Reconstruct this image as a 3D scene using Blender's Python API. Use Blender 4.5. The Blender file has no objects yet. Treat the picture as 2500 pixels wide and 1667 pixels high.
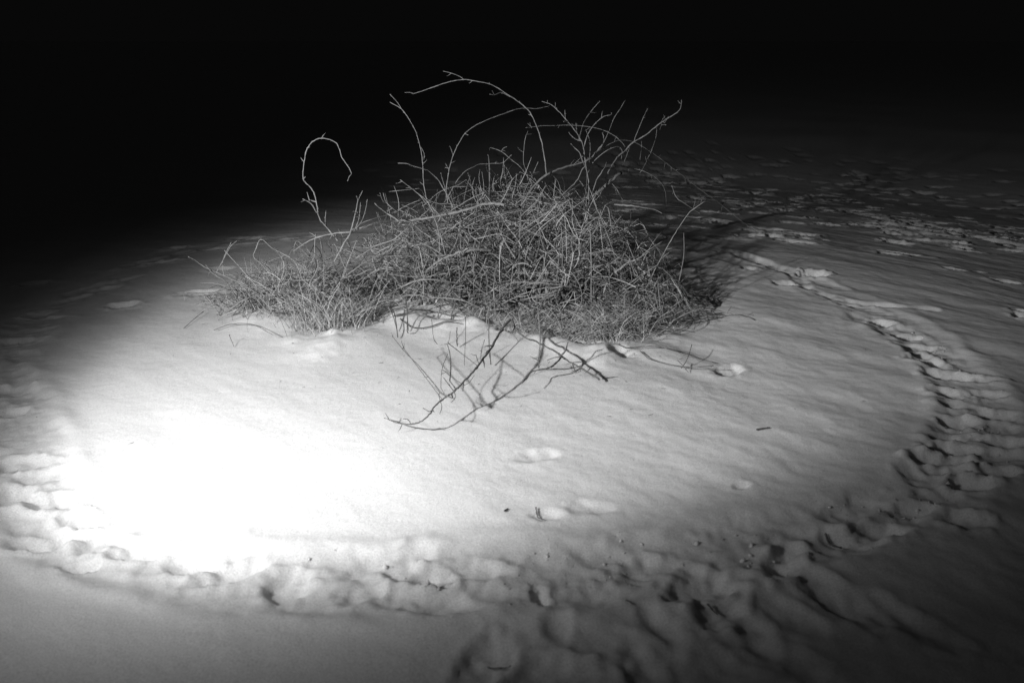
import bpy, math, random
import numpy as np
from mathutils import Vector

random.seed(7)
rng = np.random.default_rng(7)
R = math.radians
S = bpy.context.scene
C = S.collection

# ------------------------------------------------------------------ camera
EYE = 1.60
PITCH = R(20.0)
cam_d = bpy.data.cameras.new('camera')
cam_d.lens = 30.0
cam_d.sensor_width = 36.0
cam_d.clip_start = 0.05
cam_d.clip_end = 500.0
cam_d.dof.use_dof = True
cam_d.dof.focus_distance = 4.9
cam_d.dof.aperture_fstop = 2.8
cam = bpy.data.objects.new('camera', cam_d)
C.objects.link(cam)
cam.location = (0, 0, EYE)
cam.rotation_euler = (R(90) - PITCH, 0, 0)
S.camera = cam

# ------------------------------------------------------------------ night sky
wd = bpy.data.worlds.new('World')
S.world = wd
wd.use_nodes = True
bg = wd.node_tree.nodes['Background']
bg.inputs['Color'].default_value = (1, 1, 1, 1)
bg.inputs['Strength'].default_value = 0.0024

# ------------------------------------------------------------------ the torch
# a hand torch held to the left of the photographer: flat hot beam, quick
# drop at the rim of the reflector, weak spill outside it
LAMP = Vector((-2.24, .92, 1.80))
AZ, DEP = R(29.6), R(18.6)
LAMP_POWER = 880.0
ld = bpy.data.lights.new('torch', 'SPOT')
ld.energy = LAMP_POWER
ld.shadow_soft_size = 0.05
ld.spot_size = R(170)
ld.spot_blend = 0.1
ld.use_nodes = True
nt = ld.node_tree
em = nt.nodes['Emission']
tc = nt.nodes.new('ShaderNodeTexCoord')
sx = nt.nodes.new('ShaderNodeSeparateXYZ')
ab = nt.nodes.new('ShaderNodeMath'); ab.operation = 'ABSOLUTE'
ac = nt.nodes.new('ShaderNodeMath'); ac.operation = 'ARCCOSINE'
dv = nt.nodes.new('ShaderNodeMath'); dv.operation = 'DIVIDE'; dv.inputs[1].default_value = R(90)
cr = nt.nodes.new('ShaderNodeValToRGB')
nt.links.new(tc.outputs['Normal'], sx.inputs[0])
nt.links.new(sx.outputs['Z'], ab.inputs[0])
nt.links.new(ab.outputs[0], ac.inputs[0])
nt.links.new(ac.outputs[0], dv.inputs[0])
nt.links.new(dv.outputs[0], cr.inputs[0])
nt.links.new(cr.outputs['Color'], em.inputs['Color'])
PROFILE = [(0, 1.0), (15, 1.0), (18, .96), (20, .90), (22, .81), (24, .74), (25.5, .63), (27, .46), (28.5, .30), (30, .205),
           (32, .118), (34, .085), (36, .056), (40, .020), (48, .008), (65, .004), (90, .001)]
el = cr.color_ramp.elements
while len(el) > 1:
    el.remove(el[-1])
el[0].position = 0
el[0].color = (1, 1, 1, 1)
for a, v in PROFILE[1:]:
    e = el.new(min(a / 90.0, 1.0))
    e.color = (v, v, v, 1)
torch = bpy.data.objects.new('torch', ld)
C.objects.link(torch)
torch.location = LAMP
aim = Vector((math.sin(AZ) * math.cos(DEP), math.cos(AZ) * math.cos(DEP), -math.sin(DEP)))
torch.rotation_euler = aim.to_track_quat('-Z', 'Y').to_euler()

S.view_settings.view_transform = 'Standard'
S.view_settings.look = 'None'
S.view_settings.exposure = 0.0
S.view_settings.gamma = 1.0
S.cycles.adaptive_threshold = 0.03
S.cycles.max_bounces = 5
S.cycles.diffuse_bounces = 3

# ------------------------------------------------------------------ survey of the place
FPX = 2500 * 30.0 / 36.0


def ray(px, py):
    x = (px - 1250.0) / FPX
    y = -(py - 833.5) / FPX
    return np.array([x, math.cos(PITCH) + y * math.sin(PITCH), -math.sin(PITCH) + y * math.cos(PITCH)])


def at_dist(px, py, Y):
    """point seen at bearing px, py standing Y metres ahead"""
    d = ray(px, py)
    return d * (Y / d[1]) + np.array([0, 0, EYE])


def knoll(x, y):  # slope added so the torch lights the far snow less
    """the ground falls away gently behind the ring"""
    rho = np.hypot(x, y - 4.4)
    bw = np.clip((y - 3.6) / 1.6, 0, 1)
    bw = bw * bw * (3 - 2 * bw)
    t = np.clip(rho - 1.9, 0, 9.0)
    return -.112 * bw * np.where(t < 2.2, t * t / 4.4, np.where(t < 6.5, t - 1.1, 5.4 + (t - 6.5) - (t - 6.5) ** 2 / 5.0))


def at_height(px, py, h=0.0):
    d = ray(px, py)
    z = 0.0
    for _ in range(6):
        p = d * ((EYE - h - z) / -d[2]) + np.array([0, 0, EYE])
        z = float(knoll(p[0], p[1]))
    return p


# ------------------------------------------------------------------ noise
_perm = rng.permutation(512)
_grad = np.stack([np.cos(np.linspace(0, 2 * np.pi, 64, endpoint=False)),
                  np.sin(np.linspace(0, 2 * np.pi, 64, endpoint=False))], 1)


def perlin(x, y, seed=0):
    x = np.asarray(x, float); y = np.asarray(y, float)
    xi = np.floor(x).astype(int); yi = np.floor(y).astype(int)
    xf = x - xi; yf = y - yi
    u = xf * xf * xf * (xf * (xf * 6 - 15) + 10)
    v = yf * yf * yf * (yf * (yf * 6 - 15) + 10)

    def g(ix, iy, dx, dy):
        h = _perm[(_perm[(ix + seed * 31) & 511] + iy) & 511] & 63
        return _grad[h, 0] * dx + _grad[h, 1] * dy
    a = g(xi, yi, xf, yf); b = g(xi + 1, yi, xf - 1, yf)
    c = g(xi, yi + 1, xf, yf - 1); d = g(xi + 1, yi + 1, xf - 1, yf - 1)
    return (a + u * (b - a)) * (1 - v) + (c + u * (d - c)) * v


# ------------------------------------------------------------------ materials
def new_mat(name):
    m = bpy.data.materials.new(name)
    m.use_nodes = True
    n = m.node_tree
    return m, n, n.nodes['Principled BSDF']


def grey_mat(name, lo, hi, scale, rough=0.8, island=False, bump=0.0, spec=0.25):
    m, n, b = new_mat(name)
    N = n.nodes; L = n.links
    tcx = N.new('ShaderNodeTexCoord')
    no = N.new('ShaderNodeTexNoise')
    no.inputs['Scale'].default_value = scale
    no.inputs['Detail'].default_value = 4
    L.new(tcx.outputs['Object'], no.inputs['Vector'])
    src = no.outputs['Fac']
    if island:
        ge = N.new('ShaderNodeNewGeometry')
        mx = N.new('ShaderNodeMath'); mx.operation = 'MULTIPLY_ADD'
        mx.inputs[1].default_value = 0.75
        hf = N.new('ShaderNodeMath'); hf.operation = 'MULTIPLY'; hf.inputs[1].default_value = 0.3
        L.new(no.outputs['Fac'], hf.inputs[0])
        L.new(ge.outputs['Random Per Island'], mx.inputs[0])
        L.new(hf.outputs[0], mx.inputs[2])
        src = mx.outputs[0]
    rp = N.new('ShaderNodeValToRGB')
    rp.color_ramp.elements[0].position = 0.25
    rp.color_ramp.elements[0].color = (lo, lo, lo, 1)
    rp.color_ramp.elements[1].position = 0.8
    rp.color_ramp.elements[1].color = (hi, hi, hi, 1)
    L.new(src, rp.inputs[0])
    L.new(rp.outputs[0], b.inputs['Base Color'])
    b.inputs['Roughness'].default_value = rough
    b.inputs['Specular IOR Level'].default_value = spec
    if bump:
        bp = N.new('ShaderNodeBump')
        bp.inputs['Strength'].default_value = bump
        bp.inputs['Distance'].default_value = 0.004
        L.new(no.outputs['Fac'], bp.inputs['Height'])
        L.new(bp.outputs[0], b.inputs['Normal'])
    return m


M_PALE = grey_mat('pale_bark', 0.17, 0.40, 45, bump=0.5)
M_GREY = grey_mat('grey_bark', 0.14, 0.32, 60, bump=0.6)
M_DARK = grey_mat('damp_dark_bark', 0.07, 0.22, 60, bump=0.6)
M_FINE = grey_mat('dry_fine_twig', 0.015, 0.66, 12, island=True)
M_GRASS = grey_mat('dry_grass', 0.14, 0.74, 12, island=True, rough=0.65)
M_LEAF = grey_mat('dead_leaf', 0.015, 0.46, 30, island=True, rough=0.7)

# snow: fine crystals, dark soil and painted-in shade where the shrub stands
M_SNOW, n, b = new_mat('snow')
N = n.nodes; L = n.links
tcx = N.new('ShaderNodeTexCoord')
n1 = N.new('ShaderNodeTexNoise'); n1.inputs['Scale'].default_value = 170; n1.inputs['Detail'].default_value = 3
n2 = N.new('ShaderNodeTexNoise'); n2.inputs['Scale'].default_value = 34; n2.inputs['Detail'].default_value = 5
n3 = N.new('ShaderNodeTexNoise'); n3.inputs['Scale'].default_value = 190; n3.inputs['Detail'].default_value = 3
for q in (n1, n2, n3):
    L.new(tcx.outputs['Object'], q.inputs['Vector'])
ad = N.new('ShaderNodeMath'); ad.operation = 'MULTIPLY_ADD'; ad.inputs[1].default_value = 1.6
L.new(n2.outputs['Fac'], ad.inputs[0]); L.new(n1.outputs['Fac'], ad.inputs[2])
bp = N.new('ShaderNodeBump'); bp.inputs['Strength'].default_value = 0.3; bp.inputs['Distance'].default_value = 0.006
L.new(ad.outputs[0], bp.inputs['Height']); L.new(bp.outputs[0], b.inputs['Normal'])
cs = N.new('ShaderNodeValToRGB')
cs.color_ramp.elements[0].position = 0.3; cs.color_ramp.elements[0].color = (.70, .70, .70, 1)
cs.color_ramp.elements[1].position = 0.7; cs.color_ramp.elements[1].color = (.95, .95, .95, 1)
L.new(n3.outputs['Fac'], cs.inputs[0])
at = N.new('ShaderNodeAttribute'); at.attribute_name = 'litter_shade'
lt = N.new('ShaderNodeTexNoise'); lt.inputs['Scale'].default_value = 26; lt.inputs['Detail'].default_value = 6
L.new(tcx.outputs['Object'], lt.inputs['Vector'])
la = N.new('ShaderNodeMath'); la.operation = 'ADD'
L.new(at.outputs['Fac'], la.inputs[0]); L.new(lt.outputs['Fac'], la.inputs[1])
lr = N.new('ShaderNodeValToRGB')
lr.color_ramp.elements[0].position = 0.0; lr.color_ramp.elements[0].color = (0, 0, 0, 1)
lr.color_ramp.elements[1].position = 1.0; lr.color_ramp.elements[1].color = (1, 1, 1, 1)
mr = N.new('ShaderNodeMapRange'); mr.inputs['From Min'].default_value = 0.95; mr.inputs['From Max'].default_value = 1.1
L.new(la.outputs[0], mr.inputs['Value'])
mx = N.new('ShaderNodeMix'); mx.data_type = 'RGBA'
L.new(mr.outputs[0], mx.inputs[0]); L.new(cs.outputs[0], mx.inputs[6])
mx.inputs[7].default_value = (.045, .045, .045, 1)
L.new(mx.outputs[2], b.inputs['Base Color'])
b.inputs['Subsurface Weight'].default_value = 0.8
b.inputs['Subsurface Radius'].default_value = (1, 1, 1)
b.inputs['Subsurface Scale'].default_value = 0.022
b.inputs['Roughness'].default_value = 0.75
b.inputs['Specular IOR Level'].default_value = 0.15

# ------------------------------------------------------------------ snow field
# the trodden ring round the shrub (bearings surveyed from the picture)
RING_PX = [(-15, 905), (20, 1010), (70, 1130), (150, 1245), (330, 1350), (640, 1405), (900, 1412), (1150, 1395),
           (1420, 1395), (1640, 1375), (1860, 1330), (2080, 1275), (2260, 1200), (2370, 1110), (2390, 1020),
           (2350, 920), (2280, 850), (2190, 790), (2080, 735), (1960, 690), (1860, 655), (1740, 612), (1560, 575),
           (1350, 556), (1050, 556), (780, 575), (560, 600), (420, 620), (330, 655), (230, 705), (110, 765), (20, 840)]
ring = np.array([at_height(*p)[:2] for p in RING_PX])


def resample(P, m, closed=False):
    P = np.asarray(P, float)
    n_ = len(P)
    if n_ == 2 and not closed:
        t = np.linspace(0, 1, m + 1)[:, None]
        return P[0] * (1 - t) + P[1] * t
    out = []
    seg = n_ if closed else n_ - 1
    for i in range(seg):
        if closed:
            p0, p1, p2, p3 = P[(i - 1) % n_], P[i], P[(i + 1) % n_], P[(i + 2) % n_]
        else:
            p1, p2 = P[i], P[i + 1]
            p0 = P[i - 1] if i > 0 else 2 * p1 - p2
            p3 = P[i + 2] if i + 2 < n_ else 2 * p2 - p1
        for k in range(m):
            t = k / m
            out.append(.5 * ((2 * p1) + (-p0 + p2) * t + (2 * p0 - 5 * p1 + 4 * p2 - p3) * t * t + (-p0 + 3 * p1 - 3 * p2 + p3) * t ** 3))
    if not closed:
        out.append(P[-1])
    return np.array(out)


RING = resample(ring, 10, True)


def axis_coords(knots):
    """knots: (position, spacing) -> graded coordinates"""
    out = [knots[0][0]]
    ps = [k[0] for k in knots]; ss = [k[1] for k in knots]
    while out[-1] < ps[-1]:
        out.append(out[-1] + np.interp(out[-1], ps, ss))
    return np.array(out)


gx = axis_coords([(-120, 12), (-30, 3), (-8, .25), (-3.6, .03), (-2.9, .012), (2.9, .012), (4.5, .018), (9, .12), (30, 3), (120, 12)])
gy = axis_coords([(-12, 2), (-2, .4), (.8, .06), (1.5, .012), (4.2, .012), (6.5, .016), (9, .025), (14, .07), (30, .8), (60, 5), (200, 20)])
X, Y = np.meshgrid(gx, gy)
Z = np.zeros_like(X)
near = np.clip(1 - (np.hypot(X, Y - 4) - 9) / 8, 0, 1)

# slow swell and wind-laid ripples
ca, sa = math.cos(R(-41)), math.sin(R(-41))
U = X * ca + Y * sa
V = -X * sa + Y * ca
Z += knoll(X, Y)
Z += .04 * perlin(X * .35 + 3, Y * .35, 1)
Z += near * .010 * perlin(U * .9, V * 1.7, 2)
wob = .25 * perlin(X * 1.3, Y * 1.3, 9)
rightw = np.clip((X + 1.4) / 2.2, .45, 1)
Z += near * rightw * .0095 * perlin(U * 1.8 + wob, V * 5.0 + wob, 3)
Z += near * rightw * (.0046 * perlin(U * 4.0 + 5, V * 9.0 + wob * 3, 4) + .0044 * perlin(X * 5 + wob, Y * 6.5, 33))
Z += near * rightw * (.0025 * perlin(U * 12, V * 22, 5) + .0020 * perlin(X * 17, Y * 20, 34))

# trodden ring: shallow trough full of lumps
mask_near = (np.abs(X) < 6) & (Y > .5) & (Y < 10)
d2 = np.full(X.shape, 9.0)
idx = np.where(mask_near)
xs, ys = X[idx], Y[idx]
dm = np.full(xs.shape, 9.0)
for p in RING[::2]:
    dm = np.minimum(dm, np.hypot(xs - p[0], ys - p[1]))
d2[idx] = dm
edge = .145 + .07 * perlin(X * 2.2, Y * 2.2, 6) + .03 * perlin(X * 7, Y * 7, 7)
tr = 1 / (1 + np.exp((d2 - edge) / .022))
vis = np.where(Y > 4.9, .35, 1.0)
def billow(x, y, sd):
    return np.abs(perlin(x, y, sd)) - .25


crumb = .012 * billow(X * 5, Y * 5, 11) + .010 * billow(X * 11, Y * 11, 12) + .007 * billow(X * 22, Y * 22, 13) + .004 * perlin(X * 40, Y * 40, 35)
Z -= vis * tr * (.011 + .006 * perlin(X * 4, Y * 4, 8))
Z += vis * tr * crumb * np.interp(X, [.3, 1.4], [1.0, .68])
# ridge thrown up along the rim
Z += vis * .007 * np.exp(-((d2 - edge - .05) / .045) ** 2) * (1 + 1.2 * perlin(X * 6, Y * 6, 14))


def dent(px, py, a, b_, depth, ang=0.0, rim=.25, sharp=4.0, world=None):
    """a print pressed in the snow; a, b_ half sizes in metres, ang of the long axis"""
    w = at_height(px, py)[:2] if world is None else world
    rr = max(a, b_) * 2.6
    i0, i1 = np.searchsorted(gx, [w[0] - rr, w[0] + rr])
    j0, j1 = np.searchsorted(gy, [w[1] - rr, w[1] + rr])
    if i1 - i0 < 2 or j1 - j0 < 2:
        return
    x = X[j0:j1, i0:i1] - w[0]; y = Y[j0:j1, i0:i1] - w[1]
    c_, s_ = math.cos(ang), math.sin(ang)
    u = (x * c_ + y * s_) / a; v = (-x * s_ + y * c_) / b_
    sc_ = 1 / max(a, b_)
    jit = .42 * perlin(x * sc_ * 1.3 + px * .37, y * sc_ * 1.3 + py * .21, 15) + .25 * perlin(x * sc_ * 3.4 + px * .11, y * sc_ * 3.4 + py * .31, 36)
    r = np.hypot(u, v) + jit
    Z[j0:j1, i0:i1] += -depth * np.exp(-np.abs(r) ** sharp) + rim * depth * np.exp(-((r - 1.45) / .32) ** 2) * (1 + 1.5 * perlin(x * sc_ * 2.2 + py, y * sc_ * 2.2, 37))
    Z[j0:j1, i0:i1] += depth * .30 * np.exp(-np.abs(r / 1.3) ** 4) * perlin(x * 26 + px, y * 26 + py, 38)


# boot prints of the ring, alternately left and right of its line
k = 0
while k < len(RING):
    p = RING[k]; q = RING[(k + 3) % len(RING)]
    t = q - p; t /= np.linalg.norm(t); nrm = np.array([-t[1], t[0]])
    far = p[1] > 4.9
    off = random.uniform(-.13, .13)
    if random.random() < (.5 if far else .6):
        dent(k * 7, k * 3, random.uniform(.11, .16), random.uniform(.05, .07), random.uniform(.006, .014),
             math.atan2(t[1], t[0]) + random.uniform(-.5, .5), rim=.3, sharp=5, world=p + nrm * off)
    k += random.choice((3, 4, 5))

# clear prints on the right arc of the ring
for px, py in [(2080, 745), (2150, 785), (2215, 820), (2240, 845), (2255, 880), (2310, 918), (2370, 925), (2320, 962), (2400, 962), (2340, 990),
               (2345, 1030), (2425, 1012), (2440, 1048), (2330, 1072), (2455, 1085), (2320, 1102), (2300, 1125),
               (2440, 1115), (2325, 1150), (2430, 1158), (2370, 1185), (2285, 1212), (2235, 1240), (2350, 1270),
               (2150, 1290), (2080, 1310)]:
    dent(px, py, random.uniform(.07, .10), random.uniform(.035, .05), random.uniform(.012, .024), random.uniform(-.35, .15), rim=.35, sharp=4)
# left and near arc
for px, py in [(20, 950), (25, 1003), (55, 1125), (110, 1155), (20, 1205), (130, 1215), (200, 1262), (130, 1310), (240, 1312),
               (330, 1332), (60, 1320), (470, 1372), (560, 1392), (700, 1418), (880, 1432), (1000, 1392), (1060, 1402), (1150, 1385)]:
    dent(px, py, random.uniform(.06, .10), random.uniform(.04, .06), random.uniform(.015, .03), random.uniform(-.6, .6), rim=.3, sharp=5)
dent(190, 1372, .05, .025, .06, .1, rim=.1, sharp=5)
# boots near the camera, heading off to the lower right
for px, py, a, b_, d_, g in [(1315, 1445, .04, .022, .07, 1.9), (1430, 1450, .12, .05, .04, .2), (1560, 1385, .10, .05, .06, .5),
                            (1645, 1372, .09, .04, .06, -.4), (1715, 1425, .12, .055, .07, .6), (1755, 1478, .10, .05, .09, .9),
                            (1850, 1360, .12, .05, .05, .1), (1915, 1365, .10, .045, .09, .9), (2060, 1320, .14, .06, .05, .5),
                            (2010, 1430, .16, .05, .06, -1.0), (1360, 1520, .08, .035, .03, 1.4), (1610, 1520, .09, .035, .04, -1.2),
                            (1180, 1615, .10, .055, .08, 1.2), (1325, 1632, .12, .05, .07, .1), (1480, 1560, .15, .06, .035, -.4),
                            (1830, 1520, .10, .045, .05, -1.3), (1890, 1480, .13, .05, .04, -.9), (2080, 1490, .12, .05, .04, -.8),
                            (2200, 1500, .14, .05, .05, -.9), (1570, 1630, .10, .045, .06, -1.4), (1700, 1620, .15, .06, .05, 0),
                            (1900, 1600, .12, .05, .05, -.6), (1450, 1640, .09, .04, .05, .4)]:
    dent(px, py, a, b_, d_ * .34, g, rim=.3, sharp=2.6)
# single pits in the open snow inside the ring
for px, py, a, b_, d_, g in [(1312, 1112, .085, .045, .013, .25), (1438, 1237, .085, .038, .011, .05), (1338, 1256, .055, .032, .013, 0),
                            (1778, 908, .075, .05, .026, .55), (1985, 670, .09, .08, .075, 0), (1700, 482, .09, .11, .08, -.5),
                            (1812, 1182, .03, .02, .015, .2), (1838, 562, .08, .06, .05, -.9), (1820, 545, .05, .04, .03, 0),
                            (1830, 655, .05, .06, .03, 0), (1915, 693, .07, .06, .03, -.3), (1965, 580, .065, .055, .045, 0), (2015, 584, .035, .04, .03, 0),
                            (2190, 613, .18, .04, .05, -.35), (2330, 657, .08, .04, .035, -.2), (2392, 661, .04, .035, .03, 0),
                            (2455, 684, .09, .06, .05, -.1), (1975, 395, .12, .09, .06, 0), (2080, 321, .18, .09, .07, -.2),
                            (1870, 291, .10, .09, .06, -.2), (2000, 301, .09, .09, .06, -.3), (2050, 256, .16, .2, .06, 0), (2233, 338, .07, .1, .05, 0),
                            (1530, 405, .1, .1, .05, 0), (1580, 430, .14, .1, .05, -.2), (1470, 405, .12, .1, .04, 0), (1640, 425, .12, .1, .05, -.2),
                            (2500, 770, .06, .05, .05, 0), (2490, 758, .05, .04, .04, 0)]:
    dent(px, py, a, b_, d_, g, rim=.12, sharp=5)
for px, py in [(430, 607), (385, 642), (250, 705), (90, 690), (95, 765), (40, 830), (620, 585), (540, 660), (490, 720), (590, 585), (700, 588), (300, 745)]:
    dent(px, py, random.uniform(.07, .12), random.uniform(.045, .07), random.uniform(.015, .03), random.uniform(-.2, .2), rim=.2)
# drip pits under a tree beyond the ring
for _ in range(300):
    px = random.uniform(1480, 2520)
    py = random.gauss(430 + (px - 1480) * .10, 60)
    if py < 290 or py > 640:
        continue
    dent(px, py, random.uniform(.06, .17), random.uniform(.04, .09), random.uniform(.02, .085), random.uniform(-.5, .1), rim=.15, sharp=4)
for _ in range(48):
    px = random.uniform(1620, 2320)
    py = 435 + (px - 1620) * .19 + random.gauss(0, 16)
    dent(px, py, random.uniform(.09, .22), random.uniform(.05, .10), random.uniform(.02, .055), random.uniform(-.5, -.1), rim=.15, sharp=4)
for _ in range(40):
    px = random.uniform(900, 1700); py = random.uniform(370, 470)
    dent(px, py, random.uniform(.08, .18), random.uniform(.06, .11), random.uniform(.02, .05), random.uniform(-.3, .3), rim=.15, sharp=4)


def trough(pts, width, depth, seed):
    W_ = resample([at_height(*p)[:2] for p in pts], 12)
    x0, x1 = W_[:, 0].min() - .5, W_[:, 0].max() + .5
    y0, y1 = W_[:, 1].min() - .5, W_[:, 1].max() + .5
    i0, i1 = np.searchsorted(gx, [x0, x1]); j0, j1 = np.searchsorted(gy, [y0, y1])
    x = X[j0:j1, i0:i1]; y = Y[j0:j1, i0:i1]
    dd = np.full(x.shape, 9.0)
    for p in W_:
        dd = np.minimum(dd, np.hypot(x - p[0], y - p[1]))
    dd += width * (.7 * perlin(x * 5, y * 5, seed) + .45 * perlin(x * 13, y * 13, seed + 2))
    prof = 1 / (1 + np.exp((dd - width) / (width * .22)))
    Z[j0:j1, i0:i1] -= depth * prof * (.8 + 1.3 * perlin(x * 7, y * 7, seed + 1) + .7 * perlin(x * 17, y * 17, seed + 3))
    Z[j0:j1, i0:i1] += depth * .12 * np.exp(-((dd - width * 1.5) / (width * .4)) ** 2)


trough([(1935, 690), (2000, 715), (2065, 735), (2150, 745), (2280, 757)], .035, .020, 20)
trough([(2120, 785), (2190, 815), (2260, 850), (2300, 885)], .10, .014, 22)
trough([(2245, 545), (2280, 552), (2350, 570), (2430, 592), (2560, 628)], .07, .05, 24)
trough([(2035, 505), (2110, 525), (2190, 540), (2260, 548)], .05, .03, 26)
trough([(1850, 635), (1930, 665), (1960, 700)], .05, .02, 28)

for _ in range(34):      # lumps along the foot of the shrub
    px = random.uniform(560, 1660)
    w = at_height(px, np.interp(px, [560, 800, 950, 1150, 1300, 1500, 1660], [770, 850, 790, 800, 845, 860, 800]) + random.gauss(0, 16))
    rad = random.uniform(.04, .11)
    if np.hypot(X - w[0], Y - w[1]).min() < 1:
        i0, i1 = np.searchsorted(gx, [w[0] - .4, w[0] + .4]); j0, j1 = np.searchsorted(gy, [w[1] - .4, w[1] + .4])
        x = X[j0:j1, i0:i1] - w[0]; y = Y[j0:j1, i0:i1] - w[1]
        rr = np.hypot(x, y * .8) / rad + .6 * perlin(x * 9 + px, y * 9, 39) + .3 * perlin(x * 21 + px, y * 21, 41)
        Z[j0:j1, i0:i1] += random.uniform(.006, .018) * np.exp(-np.abs(rr) ** 2.6)
# snow heaped round the shrub's feet, with melted hollows between
for px, py, rad, h_ in [(880, 835, .24, .035), (760, 862, .25, .02), (1010, 800, .20, .05), (1160, 830, .22, .025), (1330, 850, .22, .03),
                        (1450, 870, .2, .03), (640, 800, .3, .03), (1090, 760, .18, .05), (1600, 860, .2, .02), (690, 770, .12, .02), (1850, 770, .4, .03)]:
    w = at_height(px, py)
    Z += h_ * np.exp(-((X - w[0]) ** 2 + (Y - w[1]) ** 2) / (rad * rad * .6))
for px, py, a, b_, d_ in [(930, 790, .10, .05, .04), (1260, 815, .10, .06, .05), (1415, 845, .09, .06, .05), (1515, 872, .06, .05, .025),
                          (820, 820, .07, .05, .04), (1560, 790, .1, .06, .04), (1100, 790, .14, .06, .03), (1020, 745, .18, .09, .05)]:
    dent(px, py, a, b_, d_, 0, rim=.1)

XI0, XI1 = X, Y


def ground_z(x, y):
    i = int(np.clip(np.searchsorted(gx, x), 1, len(gx) - 1)); j = int(np.clip(np.searchsorted(gy, y), 1, len(gy) - 1))
    fx = (x - gx[i - 1]) / (gx[i] - gx[i - 1]); fy = (y - gy[j - 1]) / (gy[j] - gy[j - 1])
    return (Z[j - 1, i - 1] * (1 - fx) * (1 - fy) + Z[j - 1, i] * fx * (1 - fy) + Z[j, i - 1] * (1 - fx) * fy + Z[j, i] * fx * fy)


def mesh_from(name, verts, faces_flat, nper, mat, smooth=True):
    me = bpy.data.meshes.new(name)
    verts = np.asarray(verts, np.float32)
    faces_flat = np.asarray(faces_flat, np.int32)
    me.vertices.add(len(verts))
    me.vertices.foreach_set('co', verts.ravel())
    nf = len(faces_flat) // nper
    me.loops.add(len(faces_flat))
    me.loops.foreach_set('vertex_index', faces_flat)
    me.polygons.add(nf)
    me.polygons.foreach_set('loop_start', np.arange(0, nf * nper, nper, dtype=np.int32))
    me.polygons.foreach_set('loop_total', np.full(nf, nper, np.int32))
    me.polygons.foreach_set('use_smooth', np.full(nf, smooth, bool))
    me.update(calc_edges=True)
    me.materials.append(mat)
    return me


ny, nx = X.shape
ii = np.arange(ny * nx).reshape(ny, nx)
quads = np.stack([ii[:-1, :-1], ii[:-1, 1:], ii[1:, 1:], ii[1:, :-1]], -1).reshape(-1)
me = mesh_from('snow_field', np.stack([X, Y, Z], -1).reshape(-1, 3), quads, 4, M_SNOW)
shade_mask = np.exp(-(((X - .25) / .82) ** 2 + ((Y - 5.35) / .42) ** 2) ** 2) * .75  # dark patch: shade under the tangle and right of it, painted into the snow
a_ = me.attributes.new('litter_shade', 'FLOAT', 'POINT')
a_.data.foreach_set('value', shade_mask.astype(np.float32).ravel())
snow = bpy.data.objects.new('snow_field', me)
C.objects.link(snow)
snow['kind'] = 'structure'


# ------------------------------------------------------------------ tube builder
class Mesh:
    def __init__(self):
        self.v = []; self.f = []; self.n = 0

    def tube(self, P, r, sides=5, cap=True):
        P = np.asarray(P, float); r = np.asarray(r, float)
        n_ = len(P)
        T = np.gradient(P, axis=0)
        T /= np.linalg.norm(T, axis=1)[:, None] + 1e-9
        ref = np.array([.31, .52, .79])
        if abs(T[0] @ ref) > .9:
            ref = np.array([.9, -.3, .1])
        A = np.cross(T, ref); A /= np.linalg.norm(A, axis=1)[:, None] + 1e-9
        B = np.cross(T, A)
        th = np.arange(sides) * 2 * np.pi / sides
        ring_ = P[:, None, :] + r[:, None, None] * (np.cos(th)[None, :, None] * A[:, None, :] + np.sin(th)[None, :, None] * B[:, None, :])
        self.v.append(ring_.reshape(-1, 3))
        a = np.arange(n_ - 1)[:, None] * sides + np.arange(sides)[None]
        b2 = np.arange(n_ - 1)[:, None] * sides + (np.arange(sides)[None] + 1) % sides
        q = np.stack([a, b2, b2 + sides, a + sides], -1).reshape(-1, 4) + self.n
        self.f.append(q)
        if cap:
            base = self.n + (n_ - 1) * sides
            if sides == 3:
                self.f.append(np.array([[base, base + 1, base + 2, base + 2]]))
            else:
                for k_ in range(1, sides - 2, 1):
                    self.f.append(np.array([[base, base + k_, base + k_ + 1, base + k_ + 1]]))
                self.f.append(np.array([[base, base + sides - 2, base + sides - 1, base + sides - 1]]))
        self.n += n_ * sides

    def ribbon(self, P, w, side):
        P = np.asarray(P, float); n_ = len(P)
        o = np.asarray(side)[None] * np.asarray(w)[:, None]
        self.v.append(np.concatenate([P - o, P + o]))
        a = np.arange(n_ - 1)
        self.f.append(np.stack([a, a + 1, a + 1 + n_, a + n_], -1) + self.n)
        self.n += 2 * n_

    def build(self, name, mat, parent=None, origin=None):
        v = np.concatenate(self.v)
        org = np.zeros(3) if origin is None else np.asarray(origin, float)
        F = np.concatenate(self.f)
        me_ = bpy.data.meshes.new(name)
        tri = F[:, 2] == F[:, 3]
        fl = [tuple(x[:3]) if t else tuple(x) for x, t in zip(F.tolist(), tri)]
        me_.from_pydata((v - org).tolist(), [], fl)
        me_.polygons.foreach_set('use_smooth', np.ones(len(fl), bool))
        me_.materials.append(mat)
        o = bpy.data.objects.new(name, me_)
        C.objects.link(o)
        if parent is not None:
            o.parent = parent
        else:
            o.location = org
        return o


def empty(name, loc, label, cat, group=None):
    o = bpy.data.objects.new(name, None)
    C.objects.link(o)
    o.location = loc
    o.empty_display_size = .1
    o['label'] = label; o['category'] = cat
    if group:
        o['group'] = group
    return o


# ------------------------------------------------------------------ surveyed branches
CROP = {'1': (400, 130, .2551), '2': (950, 130, .2232), '3': (1250, 180, .2168), '4': (420, 520, .2296),
        '5': (800, 420, .2551), '6': (1200, 420, .2551), '7': (900, 740, .2551), '8': (1500, 700, .2551)}
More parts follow.
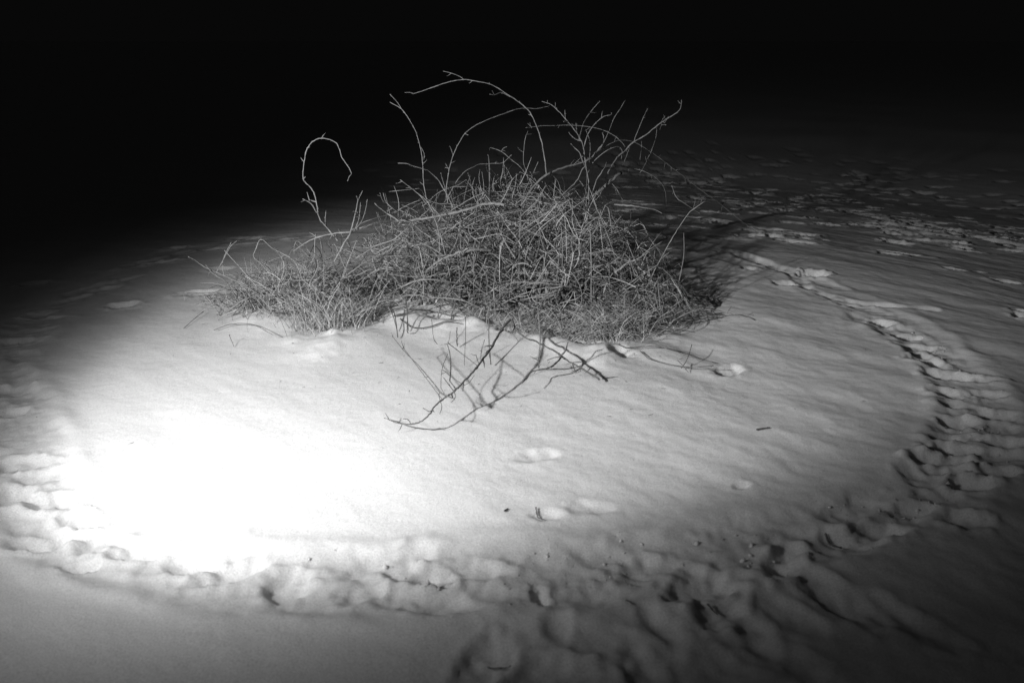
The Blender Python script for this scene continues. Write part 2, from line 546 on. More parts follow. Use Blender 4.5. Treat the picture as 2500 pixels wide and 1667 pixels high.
# sheet; distance at start; at end; thickness at start; at end; stations.   '>' marks a shoot of the branch above
SHRUB = """
2;5.25;4.95;19;7;1722,1320 1700,1150 1660,930 1590,740 1520,620 1400,520 1300,455 1150,360 1050,325 910,300 815,290 680,310 560,345 430,392 280,440 235,433 170,432
>8;4;815,290 770,255 680,220 590,198
>10;5;1340,490 1240,435 1195,440 1150,458 1100,450
2;4.85;4.75;17;8;480,1740 440,1660 405,1568 375,1400 370,1250 355,1100 320,950 290,850 240,760 185,670 120,600 10,537
>10;6;130,610 95,545 10,450
>8;8;370,1220 385,1110 350,1030
2;4.9;4.7;15;9;700,1690 640,1560 580,1460 540,1390 470,1320 400,1275 260,1235 200,1210 95,1203
>9;5;620,1500 580,1370 565,1310
2;5.0;5.4;15;5;640,1640 625,1500 635,1400 655,1280 680,1180 700,1120 760,990 830,880 930,800 1050,740 1170,692 1290,650 1400,612 1500,603 1620,608 1760,575
>7;4;700,1120 685,1070 663,1015
>8;5;700,1120 718,1075
>8;5;650,1270 615,1205
>6;4;650,1260 610,1250
>12;5;835,885 865,895
2;5.1;5.3;14;6;600,1640 670,1520 740,1400 830,1295 930,1240 1000,1215 1160,1207 1240,1200 1290,1160 1340,1110
2;5.2;5.5;12;7;1560,1420 1500,1330 1430,1240 1330,1160 1230,1080 1110,1035 1100,1070
>10;6;1230,1075 1245,1045 1290,1022
2;5.3;5.3;10;6;1520,1400 1510,1320 1470,1200 1475,1050 1490,930 1520,850
2;5.1;5.2;9;5;930,1560 905,1480 880,1360 860,1310
2;5.2;5.2;10;6;1290,1520 1280,1400 1250,1280
>9;6;1275,1380 1300,1280
2;5.1;5.0;10;6;1450,1620 1490,1490 1560,1350 1630,1190
2;4.8;4.75;12;7;400,1640 340,1560 210,1450 120,1385
2;4.9;4.9;9;6;330,1480 240,1490 0,1515
3;5.15;5.6;40;20;60,1560 170,1380 250,1260 385,1140 520,1080 650,1040 800,1000 900,940 960,870 1010,810 1040,740 1020,660
>14;9;1040,740 1100,715
>10;6;650,1040 690,985 720,960
>9;5;700,1020 760,960 800,930
3;5.3;5.2;22;9;866,1540 865,1440 860,1200 830,1050 815,900 795,790 750,700 680,600 600,510 520,420 440,350 335,315
>9;8;600,510 595,410
>8;5;400,340 400,300
>8;5;490,370 488,320
>10;6;470,370 520,385
>10;8;620,545 580,540
>9;6;730,680 720,560
>14;8;780,760 720,740 660,690 640,660
>18;10;810,830 840,720 880,640 940,560 1030,485 1110,465 1125,440
>8;5;725,620 735,555
3;5.3;5.25;16;13;820,1040 790,970 760,890 700,830 665,790
3;5.4;5.5;15;11;905,1010 960,950 1060,870 1150,830 1210,825 1240,870 1230,960
3;5.45;6.5;15;5;920,900 1020,840 1150,770 1250,750 1370,770 1500,840 1650,940 1800,1060 1950,1170 2100,1290 2306,1440 2560,1640 2760,1790
>9;6;1650,940 1680,905
>8;5;1790,1060 1795,1100
3;5.35;5.7;24;15;1080,1120 1120,1040 1180,950 1260,880 1370,770 1510,690 1640,580 1760,500 1880,420 1905,350 1910,295
>9;6;1895,340 1865,300
>12;9;1660,575 1690,530 1730,470
>9;8;1710,570 1745,510
>9;8;1670,575 1735,578
>12;7;1370,760 1440,590 1490,470 1535,385
>10;7;1330,820 1300,900 1265,990
3;5.6;5.3;12;6;1290,880 1285,840 1250,790 1180,720 1080,660 950,615 800,592 650,580 500,585 360,588 220,603 155,610
>7;4;220,603 175,560
3;5.5;5.6;10;6;1000,860 1050,740 1095,640 1150,500 1210,410 1280,295
3;5.4;5.6;6;3;740,760 770,680 800,570 850,480 920,390 990,310
3;5.4;5.4;10;8;870,1000 875,940 880,790 860,700 830,630
3;5.7;5.8;10;6;1560,900 1580,840 1620,720 1635,580
3;5.6;5.7;8;6;1440,970 1460,820 1455,760
3;5.5;5.6;10;8;1440,1120 1480,1060 1550,910
3;5.35;5.65;62;52;780,1500 900,1400 1000,1310 1110,1210 1230,1110
3;5.2;5.4;20;13;880,1420 910,1330 950,1200 1040,1060 1070,990
3;5.1;5.2;18;15;480,1420 560,1370 650,1290 740,1190 790,1080 820,1050
3;5.6;5.9;9;7;1300,1060 1340,1065 1460,1090 1600,1160 1700,1260 1735,1380 1735,1480
3;5.3;5.3;14;12;880,1440 840,1340 800,1260 760,1200
3;5.5;5.5;11;9;1130,1240 1190,1320 1250,1440
3;5.25;5.3;34;24;480,1390 600,1410 700,1430 860,1390 970,1360
3;5.0;5.1;16;12;200,1620 350,1560 500,1490 620,1440
3;4.9;4.95;10;8;120,1620 200,1540 300,1420 380,1250
3;5.7;5.7;10;9;1800,1260 1850,1390 1940,1460 2050,1530 2120,1580
>10;9;2050,1530 2190,1420
>9;8;2040,1520 2065,1430
6;5.2;5.7;15;11;1480,1110 1540,980 1620,830 1720,650 1800,520 1900,380 2040,280
>9;6;1620,830 1700,770
6;5.15;5.1;13;8;1770,1280 1770,1200 1800,1020 1840,800 1840,580
6;5.0;5.3;34;9;1180,960 1230,930 1300,870 1420,820 1500,750 1640,660
>12;8;1240,900 1260,840
6;4.85;5.0;15;12;1200,1220 1260,1160 1350,1080 1440,1000 1550,910
6;5.0;5.1;11;9;1200,890 1140,680 1050,450 960,250
6;4.75;4.8;16;12;430,1260 440,1180 490,980 520,780 560,680
6;4.65;4.75;30;18;240,1250 280,1230 420,1190 560,1160 760,1090
6;4.8;4.8;11;9;880,650 820,630 760,610 680,590
6;4.7;4.75;12;9;50,1300 70,1220 120,1110 200,1060 290,1040
6;5.1;5.1;14;9;280,420 420,290 520,130
6;5.0;5.2;14;11;280,560 400,480 560,370 700,300
6;4.8;4.9;10;8;0,800 100,900 200,1020 330,1130
6;5.3;5.5;24;10;1180,310 1300,320 1440,340 1560,360 1640,400
6;5.0;5.1;10;8;1120,880 1130,1000 1130,1100 1150,1180
6;4.6;4.55;16;10;1560,1560 1620,1550 1720,1440 1850,1360 2000,1310 2060,1308 2160,1325 2290,1355 2380,1390
>10;7;1610,1375 1750,1340 1900,1320 2040,1310
>7;5;2260,1330 2290,1300
6;4.75;4.75;14;12;650,1296 850,1292 1010,1280
6;4.7;4.7;12;10;980,1260 975,1150 985,1060 1010,1000
6;4.7;4.65;13;8;1500,1530 1540,1420 1580,1330 1590,1240 1560,1110 1520,1050
1;4.8;4.6;18;10;1660,1790 1570,1680 1500,1600 1475,1530 1465,1450 1440,1350 1400,1280 1340,1220 1332,1140 1350,1010 1365,930 1400,870 1450,830 1510,815 1590,830 1650,860 1685,930 1700,990 1740,1050 1795,1140 1775,1180 1758,1222
>20;11;1470,1540 1410,1440 1330,1395
>16;8;1400,1430 1370,1330
>14;9;1560,1670 1545,1600 1553,1505
5;4.75;4.7;26;9;60,860 120,750 170,660 200,620 235,520 265,400 290,280 335,180
>9;6;270,390 245,375
>9;6;290,270 275,230
>17;8;250,570 270,530 300,440 315,290
>8;6;300,440 345,410
>7;5;250,560 320,480 360,370 380,260
5;5.2;4.75;42;14;1700,320 1600,302 1500,310 1380,345 1200,395 1050,425 900,450 700,465 520,480 392,508 220,572 40,590 -140,643 -230,690 -330,760
>11;6;700,465 740,390 800,340
>10;6;870,450 920,400 960,370
>9;6;520,480 490,420 480,390
>9;5;1200,395 1180,350
>10;7;620,470 660,540 690,570
5;4.85;4.6;40;18;1560,750 1450,740 1300,755 1200,790 1050,860 950,950 920,1040 920,1180
>11;9;890,1000 930,900 970,800
5;4.8;4.85;15;12;640,600 700,640 820,700 900,760 1000,795 1150,800
5;4.65;4.7;26;16;700,1100 800,1060 900,1030 1020,1030 1150,1050 1260,1065
5;4.7;4.75;16;12;950,1010 1050,970 1150,940 1230,920
5;4.6;4.65;22;16;480,1240 620,1215 760,1180 880,1180 960,1200
5;4.58;4.6;23;17;620,1300 750,1275 880,1235 1000,1205 1130,1205 1290,1230 1400,1260
5;4.55;4.6;18;12;760,1310 860,1250 950,1210
5;4.9;4.85;15;12;1120,460 1040,380 940,270 820,170 700,80
5;4.8;4.8;24;14;700,480 620,430 530,370 450,300
5;4.85;4.8;12;9;780,420 700,390 640,360 560,290 530,200
>9;7;545,300 520,260 500,200
>9;7;570,390 580,330
5;4.95;5.0;10;7;900,330 960,290 1030,220 1120,170 1200,145 1330,140
5;4.85;4.9;11;8;300,500 400,460 600,400 780,310 900,265
5;5.0;5.1;15;11;1180,370 1260,320 1400,240 1520,190
5;4.7;4.75;22;18;280,820 360,770 470,700 620,650 700,590 780,525
5;4.7;4.75;16;12;140,1010 220,960 330,880 480,800 600,740 620,660
5;4.65;4.7;12;9;260,1000 400,930 470,890
5;4.7;4.7;12;9;560,950 600,890 660,800 700,740
5;4.6;4.65;8;7;590,980 760,1000 860,1020
5;4.65;4.7;16;12;570,1060 570,1030 570,880
5;4.8;4.85;15;12;1000,400 1050,520 1070,650 1070,790 1080,850
5;4.75;4.8;16;11;1290,790 1275,730 1270,640 1250,540
5;4.65;4.65;14;12;1265,1230 1265,1180 1265,1060 1255,900
5;4.7;4.75;12;10;1525,1180 1525,1010 1500,950 1430,880
5;4.6;4.65;16;14;1060,1190 1090,1170 1200,1110 1310,1085
5;4.75;4.8;9;7;1600,1280 1680,1130 1640,1040
4;4.75;4.7;20;8;900,850 760,775 650,710 550,665 400,600 340,570 240,500 170,465
>17;9;560,665 535,580 550,480 600,370 630,310
>11;8;605,365 690,295
4;4.75;4.75;19;12;730,990 690,920 620,800 560,720 460,660 400,610 360,550
>9;6;400,625 380,680
4;4.8;4.8;20;12;1330,910 1240,820 1130,700 1020,590 940,530 865,465 890,390 945,280 1060,370 1190,440 1330,530 1480,650
>9;7;1130,410 1110,370
4;4.7;4.8;28;14;560,1070 690,970 800,910 900,870 1020,810 1160,760 1260,730
>16;10;740,935 650,970 555,995
>12;9;740,930 770,840
>9;7;690,920 620,890 530,850
4;4.75;4.75;10;8;820,800 830,790 860,735 910,725
4;4.75;4.75;13;10;900,740 960,690 1020,670 1090,690 1150,740
4;4.75;4.7;25;16;1380,960 1390,900 1430,850 1480,720 1550,590 1550,500
4;4.7;4.7;16;12;1590,1050 1600,960 1615,700 1610,480
4;4.65;4.65;15;12;890,790 920,820 1000,900 1060,970 1160,1020
4;4.7;4.75;12;10;1060,960 1060,850 1090,790
4;4.75;4.75;12;9;1300,760 1270,690 1200,570 1170,480 1160,440
4;4.8;4.8;10;9;1300,440 1300,350 1330,300 1400,350
4;4.8;4.8;15;10;1960,300 1880,500 1800,700 1750,880
4;4.7;4.75;13;10;1880,720 1820,540 1740,350 1700,340
"""
# dark stems standing or lying in front of it
FRONT_A = """
7;.22;.03;34;13;1355,180 1270,270 1200,390 1140,490 1060,590 1000,670 920,750 870,810 820,855 760,900 690,950 620,1020 590,1070 530,1130 470,1160 410,1172 340,1170 260,1160 200,1130 150,1115
>15;11;820,850 760,770 715,710
>19;11;772,780 785,640 780,500 755,400
>9;7;755,400 775,330 780,270
>16;8;820,912 760,890 690,850 600,740 480,600 350,470 270,370 225,315
>10;8;820,855 830,900 790,950
>9;7;690,850 695,700 710,600 760,480
>9;7;350,465 310,360
>9;7;770,690 740,660 710,640
>10;7;590,1045 550,1020 520,1000
>10;7;690,850 670,880 690,950 700,1000 680,1060
>12;8;410,1172 380,1115 330,1105
>9;7;1060,590 1040,540 1025,490
>11;7;1070,575 1080,450 1110,350
>12;8;880,800 960,760 1010,690
"""
FRONT_B = """
7;.19;.03;26;24;1370,180 1420,280 1520,360 1620,400 1700,440 1820,510 1920,580 2030,640 2130,700 2210,750
>26;14;1820,520 1880,460 1900,400 1910,370
>17;11;1840,515 1780,520 1710,545
>24;15;1840,530 1770,590 1720,620 1620,640 1550,660 1520,710 1470,760
>11;8;2040,645 1980,670
"""
FRONT_C = """
7;.03;.55;22;12;1630,640 1625,560 1640,400 1640,250 1620,60 1600,-60
"""
LOOSE = """
7;.02;.25;18;12;1170,600 1155,420 1150,260 1150,100
7;.02;.14;18;14;850,430 845,340 845,250
7;.02;.20;9;7;915,610 925,400 930,150
7;.02;.18;8;6;655,410 620,340 605,170
7;.02;.10;15;12;280,360 268,280 240,190 200,100
7;.02;.12;15;12;380,320 370,290 372,200 375,110
4;.02;.06;10;9;450,1275 620,1232 800,1230 930,1260 1080,1340
4;.01;.03;9;8;130,1240 230,1150 340,1060
4;.01;.08;9;8;660,1450 630,1370 610,1320
8;.015;.05;14;9;250,650 350,710 560,760 750,780 950,776
8;.02;.06;13;9;0,592 150,610 400,602 560,640 700,680 830,715
8;.01;.06;8;7;710,830 660,770 600,710
8;.02;.08;9;8;640,790 700,700 740,570
5;.03;.04;20;14;640,1455 800,1425 880,1392 1000,1372 1230,1372
5;.02;.03;18;12;700,1480 800,1530 950,1530 1150,1500 1280,1510
5;.02;.10;15;12;665,1560 650,1450 600,1330
5;.02;.12;14;12;770,1560 765,1440 755,1320
"""


def parse(txt):
    out = []
    for ln in txt.strip().splitlines():
        child = ln.startswith('>')
        f = ln.lstrip('>').split(';')
        pts = [tuple(float(c) for c in s.split(',')) for s in f[-1].split()]
        if child:
            out[-1]['kids'].append((float(f[0]), float(f[1]), pts))
        else:
            out.append(dict(c=f[0], y0=float(f[1]), y1=float(f[2]), w0=float(f[3]), w1=float(f[4]), pts=pts, kids=[]))
    return out


def front_edge(x):
    """how near the foot of the shrub comes"""
    return np.interp(x, [-1.8, -1.4, -1.05, -.88, -.72, -.12, .05, .3, .8, 1.1], [4.75, 4.6, 4.5, 4.58, 4.78, 4.82, 4.66, 4.58, 4.52, 4.62])


def y_ground(py):
    d = ray(1250, py)
    return EYE / -d[2] * d[1] if d[2] < -0.02 else 50


def knotty(r, n_):
    j = 1 + .10 * rng.normal(size=n_)
    for _ in range(max(1, n_ // 9)):
        j[rng.integers(0, n_)] += .35
    return r * np.clip(j, .7, 1.5)


def add_buds(mb, P, r, every=.10):
    """small buds and spurs along a shoot"""
    L_ = np.linalg.norm(np.diff(P, axis=0), axis=1)
    acc = random.uniform(0, every)
    side = 1
    for i in range(1, len(P) - 1):
        acc += L_[i - 1]
        if acc > every and r[i] < .014:
            acc = random.uniform(-.02, .02)
            t = P[i + 1] - P[i - 1]; t /= np.linalg.norm(t) + 1e-9
            sd = np.cross(t, [random.uniform(-.4, .4), 1, random.uniform(-.3, .3)]); sd /= np.linalg.norm(sd) + 1e-9
            side = -side
            ln = random.uniform(.004, .010) if random.random() < .7 else random.uniform(.015, .05)
            d = t * .7 + sd * side
            d /= np.linalg.norm(d)
            q = np.array([P[i], P[i] + d * ln * .6, P[i] + d * ln + t * ln * .15])
            mb.tube(q, [r[i] * .75, r[i] * .6, r[i] * .2], 4)


def make_branches(txt, root, mode, mat, buds=True):
    org = np.array(root.location)
    for B in parse(txt):
        ox, oy, sc = CROP[B['c']]
        px = np.array([(ox + sc * a, oy + sc * b_) for a, b_ in B['pts']])
        px = resample(px, 4)
        n_ = len(px)
        t = np.linspace(0, 1, n_)
        if mode == 'Y':
            ph = random.uniform(0, 6)
            yy = B['y0'] + (B['y1'] - B['y0']) * t + .07 * np.sin(ph + t * random.uniform(2, 5)) * np.sin(np.pi * t)
            if B['c'] in '456':
                # these arch out of the near side of the tangle
                yy = np.array([min(a, front_edge((p[0] - 1250) / 390) + .16) for a, p in zip(yy, px)])
            yy = np.array([min(a, y_ground(p[1]) - .05) for a, p in zip(yy, px)])
            P = np.array([at_dist(p[0], p[1], a) for p, a in zip(px, yy)])
        else:
            hh = B['y0'] + (B['y1'] - B['y0']) * t
            P = np.array([at_height(p[0], p[1], h) for p, h in zip(px, hh)])
            for q in P:
                q[2] += .8 * ground_z(q[0], q[1])
        dep = P[:, 1] * math.cos(PITCH) + (EYE - P[:, 2]) * math.sin(PITCH)
        r = (B['w0'] + (B['w1'] - B['w0']) * t) * sc * .5 * dep / FPX * .68
        r = knotty(np.maximum(r, .0016), n_)
        if len(B['pts']) < 6 and B['w0'] > 50:
            r[-1] *= .95
        P = P + rng.normal(size=P.shape) * r[:, None] * .28
        mb = Mesh()
        mb.tube(P, r, 7 if B['w0'] > 25 else 6)
        if buds:
            add_buds(mb, P, r)
        o = mb.build('branch', mat, root, org)
        if B['w0'] > 50:
            o.name = 'branch_stub'
            o['label'] = 'thick broken off stub pointing up and right'
        for w0, w1, pts in B['kids']:
            kp = resample(np.array([(ox + sc * a, oy + sc * b_) for a, b_ in pts]), 4)
            i = int(np.argmin(np.hypot(*(px - kp[0]).T)))
            m_ = len(kp)
            s_ = np.linspace(0, 1, m_)
            if mode == 'Y':
                Y0 = P[i, 1]
                yk = Y0 + random.uniform(-.12, .12) * s_
                K = np.array([at_dist(p[0], p[1], min(a, y_ground(p[1]) - .03)) for p, a in zip(kp, yk)])
            else:
                h0 = P[i, 2]
                K = np.array([at_height(p[0], p[1], h0 + random.uniform(.0, .10) * 0 + .07 * a * (1 if kp[-1][1] < kp[0][1] else -.3)) for p, a in zip(kp, s_)])
                for q in K:
                    q[2] = max(q[2], ground_z(q[0], q[1]) + .004)
            K[0] = P[i]
            dk = K[:, 1] * math.cos(PITCH) + (EYE - K[:, 2]) * math.sin(PITCH)
            rk = knotty(np.maximum((w0 + (w1 - w0) * s_) * sc * .5 * dk / FPX * .70, .0014), m_)
            mk = Mesh()
            mk.tube(K, rk, 5)
            if buds:
                add_buds(mk, K, rk, .05)
            mk.build('twig', mat, o, org)


SHRUB_AT = (.05, 5.2, 0.0)
shrub = empty('bare_shrub', SHRUB_AT, 'large tangled leafless shrub with long arching canes in the middle of the snow', 'shrub')
make_branches(SHRUB, shrub, 'Y', M_PALE)

# ------------------------------------------------------------------ the tangle that fills the shrub
PROFX = [-1.85, -1.7, -1.5, -1.3, -1.1, -.9, -.65, -.4, -.15, 0, .12, .3, .5, .65, .78, .95, 1.05, 1.15]
PROFH = [.02, .08, .21, .33, .40, .43, .46, .52, .60, .68, .68, .63, .60, .55, .40, .17, .03, .0]


def crown_h(x, y):
    h = np.interp(x, PROFX, PROFH)
    f = front_edge(x)
    wdt = .5 * np.interp(x, [-1.8, -1.2, -.6, 0, .6, 1.1], [.35, .7, .9, 1.2, 1.1, .6])
    q = 1 - abs((y - f - wdt) / wdt) ** 2.6
    k_ = 1 + .55 * float(perlin(x * 2.6 + 7, y * 2.6, 30)) + .3 * float(perlin(x * 7, y * 7, 31))
    return h * k_ * math.sqrt(q) if q > 0 else 0.0


def seed_point(dens=True):
    while True:
        x = random.uniform(-1.75, 1.12); y = random.uniform(4.5, 6.15)
        if dens and random.random() > np.interp(x, [-1.8, -1.4, -1.0, -.8, -.6, -.2, .1, .6, .8, 1.0], [.18, .45, .65, .65, .7, .9, 1, 1, .75, .55]):
            continue
        h = crown_h(x, y)
        if h > .04:
            return x, y, h


def wander(p, d, length, step, curl, droop, ceil):
    P = [np.array(p, float)]
    d = np.array(d, float); d /= np.linalg.norm(d)
    w = np.array([random.gauss(0, 1) for _ in range(3)])
    for _ in range(max(3, int(length / step))):
        w = .75 * w + .5 * np.array([random.gauss(0, 1) for _ in range(3)])
        d = d + curl * w * step * 8 + np.array([0, 0, -droop * step])
        d /= np.linalg.norm(d)
        q = P[-1] + d * step
        gz = 0.015
        if q[2] < gz:
            q[2] = gz; d[2] = abs(d[2]) * .3
        hc = crown_h(q[0], q[1])
        lim = hc * ceil + .03
        if hc == 0:
            d[2] -= .03
            d[1] += .22 if q[1] < 5.2 else -.22
            d[0] += .15 if q[0] < 0 else -.3
        elif q[2] > lim:
            d[2] = -abs(d[2]) * .5
            q[2] = min(q[2], lim + .03)
        P.append(q)
    return np.array(P)


org = np.array(SHRUB_AT)


def clump(x, y, z):
    return .6 * float(perlin(x * 3.4 + y * 1.7, z * 4.5 + 3, 50)) + .5 * float(perlin(x * 8 + y * 3, z * 9 - y * 2, 51))


# stems one can follow
for k in range(64):      # woody ones from the root crown
    x = random.gauss(.1, .42); y = random.gauss(5.1, .18)
    a = random.uniform(0, 6.283)
    d = (math.cos(a) * .9 + (x - .3) * .5 - .2, math.sin(a) * .6, random.uniform(.35, 1.6))
    P = wander((x, y, .0), d, random.uniform(.5, 1.1), .06, random.uniform(.06, .2), random.uniform(.6, 2.0), 1.2)
    r0 = random.uniform(.006, .0105)
    r = knotty(np.linspace(r0, r0 * .3, len(P)), len(P))
    mb = Mesh()
    mb.tube(P, r, 6)
    add_buds(mb, P, r, .07)
    mb.build('branch', random.choice((M_PALE, M_GREY)), shrub, org)
for k in range(118):
    x, y, h = seed_point()
    z = random.uniform(.02, .75) * h
    a = random.uniform(0, 2 * math.pi)
    d = (math.cos(a) * 1.2, math.sin(a) * .6, random.uniform(-.1, .9))
    P = wander((x, y, z), d, random.uniform(.25, .8), .05, random.uniform(.08, .35), random.uniform(.0, 1.4), 1.16)
    r0 = random.uniform(.0028, .0062)
    r = knotty(np.linspace(r0, r0 * .45, len(P)), len(P))
    mb = Mesh()
    mb.tube(P, r, 5)
    add_buds(mb, P, r, .08)
    mb.build('branch', random.choice((M_PALE, M_PALE, M_GREY)), shrub, org)

mb = Mesh()
for k in range(4000):
    x, y, h = seed_point()
    z = h * random.uniform(.0, 1.0) ** .8
    if clump(x, y, z) < -.04 and random.random() < .85:
        continue
    a = random.uniform(0, 2 * math.pi)
    d = (math.cos(a), math.sin(a) * .7, random.uniform(-.5, .9))
    P = wander((x, y, z), d, random.uniform(.08, .45), .03, random.uniform(.15, .8), random.uniform(-.5, 2.2), 1.12)
    r0 = random.choice((.0011, .0014, .0017, .0021, .0026, .0034)) * random.uniform(.85, 1.15)
    mb.tube(P, np.linspace(r0, r0 * .4, len(P)), 3)
for k in range(260):      # loose shoots standing out of the top
    x, y, h = seed_point()
    p = np.array([x, y, h * random.uniform(.8, 1.0)])
    a = random.uniform(0, 6.283)
    d = np.array([math.cos(a) * .8, math.sin(a) * .5, random.uniform(.3, 1.4)])
    d /= np.linalg.norm(d)
    ln = random.uniform(.04, .20)
    b_ = rng.normal(size=3) * .25
    t = np.linspace(0, 1, 6)[:, None]
    mb.tube(p + d * ln * t + b_ * ln * t ** 2, np.linspace(.0022, .0009, 6), 3)
o = mb.build('fine_twigs', M_FINE, shrub, org)
o['kind'] = 'stuff'

mb = Mesh()
for k in range(16000):
    x, y, h = seed_point()
    if x < -.2 and random.random() < .75:
        continue
    z = h * random.uniform(.05, 1.02) ** .7 + random.uniform(0, .02)
    if clump(x, y, z) < .0 and random.random() < .9:
        continue
    v = rng.normal(size=3); v /= np.linalg.norm(v)
    s = np.cross(v, rng.normal(size=3)); s /= np.linalg.norm(s)
    nrm = np.cross(v, s)
    ln = random.uniform(.007, .026); wd_ = random.uniform(.0010, .0032)
    t = np.linspace(-.5, .5, 4)[:, None]
    P = np.array([x, y, z]) + v * ln * t + nrm * (t ** 2) * ln * random.uniform(.2, 1.4)
    mb.ribbon(P, [wd_ * .3, wd_, wd_ * .9, wd_ * .15], s)
o = mb.build('dead_leaves', M_LEAF, shrub, org)
o['kind'] = 'stuff'


# ------------------------------------------------------------------ dry grass
def blade(x, y, length, lean_a, lean, width, mat_mesh):
    z0 = ground_z(x, y) - .01
    n_ = 6
    P = []
    p = np.array([x, y, z0])
    el_ = math.pi / 2 - random.uniform(0, .35)
    bend = lean * random.uniform(.5, 1.5)
    az = lean_a + random.gauss(0, .35)
    for i in range(n_):
        P.append(p.copy())
        el_ -= bend / n_
        az += random.gauss(0, .18)
        p = p + length / n_ * np.array([math.cos(el_) * math.cos(az), math.cos(el_) * math.sin(az), math.sin(el_)])
        p[2] = max(p[2], ground_z(p[0], p[1]) + .004)
    r = np.linspace(width, width * .3, n_)
    mat_mesh.tube(P, r, 3)


def tuft(label, pts, spread, count, single, lmin, lmax, lean, dir_):
    ws = [at_height(*p) for p in pts]
    c = np.mean(ws, axis=0)
    root = empty('dry_grass_tuft', (c[0], c[1], ground_z(c[0], c[1])), label, 'grass tuft', 'tufts of dry grass round the shrub')
    og = np.array(root.location)

    def one(mesh, wmin, wmax):
        w = random.choice(ws)
        a = random.uniform(0, 6.283); rr = spread * math.sqrt(random.random()) * (2.4 if random.random() < .16 else 1)
        az = random.uniform(0, 6.283) if random.random() < .55 else dir_ + random.gauss(0, .6)
        blade(w[0] + math.cos(a) * rr, w[1] + math.sin(a) * rr * .7, random.uniform(lmin, lmax), az, lean, random.uniform(wmin, wmax), mesh)
    for _ in range(single):
        m_ = Mesh(); one(m_, .0018, .0030); m_.build('blade', M_GRASS, root, og)
    m_ = Mesh()
    for _ in range(count):
        one(m_, .0010, .0026)
    q = m_.build('blade_mass', M_GRASS, root, og)
    q['kind'] = 'stuff'
    return root


tuft('pale dry grass tuft at the left front foot of the shrub, in bright light',
     [(700, 765), (740, 780), (790, 815), (840, 815), (760, 750), (870, 790), (800, 755), (720, 735), (660, 740), (830, 740)], .13, 1300, 80, .12, .42, 1.2, 2.4)
tuft('wispy dry grass tuft under the middle of the shrub, beside the dark stem',
     [(1270, 815), (1360, 825), (1310, 795), (1430, 828), (1400, 790), (1340, 770), (1180, 775)], .13, 900, 60, .07, .26, 1.6, 4.7)
tuft('shaggy grey grass tuft with curled blades at the right end of the shrub',
     [(1490, 830), (1540, 820), (1570, 800), (1520, 790), (1550, 770), (1460, 830), (1480, 800)], .10, 800, 70, .12, .36, 1.7, 2.6)
tuft('thin sparse grass tuft at the far left tip of the shrub, half buried in snow',
     [(590, 770), (640, 780), (610, 740), (660, 750), (560, 745)], .14, 260, 30, .06, .22, 1.8, 2.6)

# ------------------------------------------------------------------ branches fallen in front
w = at_height(1160, 950)
fa = empty('fallen_branch', (w[0], w[1], 0), 'long dark forked branch slanting down from the shrub, its tip lying on the bright snow', 'fallen branch', 'dark branches in front of the shrub')
make_branches(FRONT_A, fa, 'h', M_DARK)
w = at_height(1350, 900)
fb = empty('fallen_branch', (w[0], w[1], 0), 'short dark branch with crooked side arm slanting down right from the shrub', 'fallen branch', 'dark branches in front of the shrub')
make_branches(FRONT_B, fb, 'h', M_DARK)
w = at_height(1315, 905)
fc = empty('dead_stem', (w[0], w[1], 0), 'straight upright dead stem rising from the crooked dark branch into the shrub', 'stem')
make_branches(FRONT_C, fc, 'h', M_GREY)
make_branches(LOOSE, shrub, 'h', M_DARK, buds=False)


# ------------------------------------------------------------------ twigs lying on the snow
def snow_twig(pts, wpx, label, lift=.004, mat=M_DARK):
    P = resample(np.array([at_height(*p) for p in pts]), 4)
    for i, q in enumerate(P):
        q[2] = ground_z(q[0], q[1]) + lift
    m_ = Mesh()
    dep = P[:, 1].mean()
    r = wpx * .5 * dep / FPX
    m_.tube(P, knotty(np.linspace(r, r * .7, len(P)), len(P)), 6)
    mid = P.mean(axis=0)
    o_ = m_.build('twig', mat, None, mid)
    o_['label'] = label; o_['category'] = 'twig'; o_['group'] = 'broken twigs on the snow'
    return o_


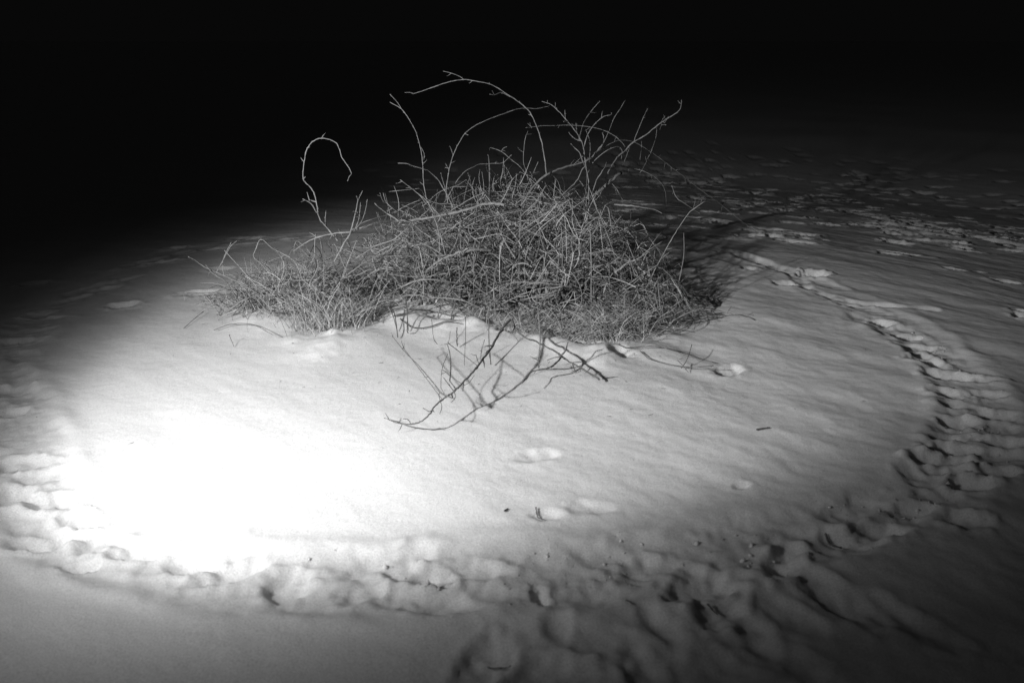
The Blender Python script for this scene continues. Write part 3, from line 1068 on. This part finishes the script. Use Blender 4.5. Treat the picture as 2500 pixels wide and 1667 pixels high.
snow_twig([(1847, 1056), (1862, 1054), (1878, 1052)], 6, 'short straight dark twig alone on the open snow right of the shrub')
snow_twig([(1308, 1244), (1311, 1255), (1315, 1263), (1322, 1269)], 4, 'small bent dark stem sticking out of the snow beside a pale pit', lift=.008)
snow_twig([(1233, 1251), (1237, 1247), (1241, 1245)], 6, 'tiny dark crumb of bark on the bright snow, left of the bent stem')
snow_twig([(1190, 1616), (1222, 1621), (1247, 1624)], 5, 'thin dark twig lying across the boot print at the bottom edge', lift=.012)
snow_twig([(1528, 1460), (1536, 1464), (1544, 1470)], 5, 'short dark twig on the trodden path below the shrub')
snow_twig([(1728, 1470), (1742, 1480), (1754, 1489)], 6, 'dark twig pointing out of the deep print in the near path', lift=.015)
snow_twig([(2016, 1294), (2030, 1310), (2042, 1322), (2056, 1322)], 6, 'forked looking dark twig on the right front of the trodden path', lift=.012)

mb = Mesh()
for _ in range(150):      # seeds and bark dust shed by the shrub
    x = random.gauss(.0, .9); y = random.gauss(4.3, .55)
    if y < 2.6 or y > 5.6:
        continue
    a = random.uniform(0, 6.283); ln = random.choice((.002, .003, .004, .007, .012))
    z = ground_z(x, y) + .0012
    P = np.array([[x + math.cos(a) * ln * t, y + math.sin(a) * ln * t, z + .0006 * t] for t in (-1, 0, 1)])
    mb.tube(P, [.0006, .0012, .0005], 4)
o = mb.build('bark_dust', M_DARK)
o['kind'] = 'stuff'

# ------------------------------------------------------------------ loose crumbs of snow along the ring
mb = Mesh()
OCT = np.array([[1, 0, 0], [0, 1, 0], [-1, 0, 0], [0, -1, 0], [0, 0, 1], [0, 0, -1]], float)
OF = np.array([[0, 1, 4, 4], [1, 2, 4, 4], [2, 3, 4, 4], [3, 0, 4, 4], [1, 0, 5, 5], [2, 1, 5, 5], [3, 2, 5, 5], [0, 3, 5, 5]])
for _ in range(150):
    p = RING[random.randrange(len(RING))]
    if p[1] > 5 or p[0] < -.2 and random.random() < .8:
        continue
    cx, cy = p[0] + random.gauss(0, .09), p[1] + random.gauss(0, .09)
    for _ in range(random.randint(2, 9)):
        x = cx + random.gauss(0, .035); y = cy + random.gauss(0, .035)
        sz = .0016 + random.expovariate(1 / .0022)
        sz = min(sz, .012)
        z = ground_z(x, y) + sz * .1
        mb.v.append(OCT * sz * rng.uniform(.5, 1.3, (6, 3)) + rng.normal(size=(6, 3)) * sz * .25 + np.array([x, y, z]))
        mb.f.append(OF + mb.n); mb.n += 6
o = mb.build('snow_crumbs', M_SNOW)
o['kind'] = 'stuff'
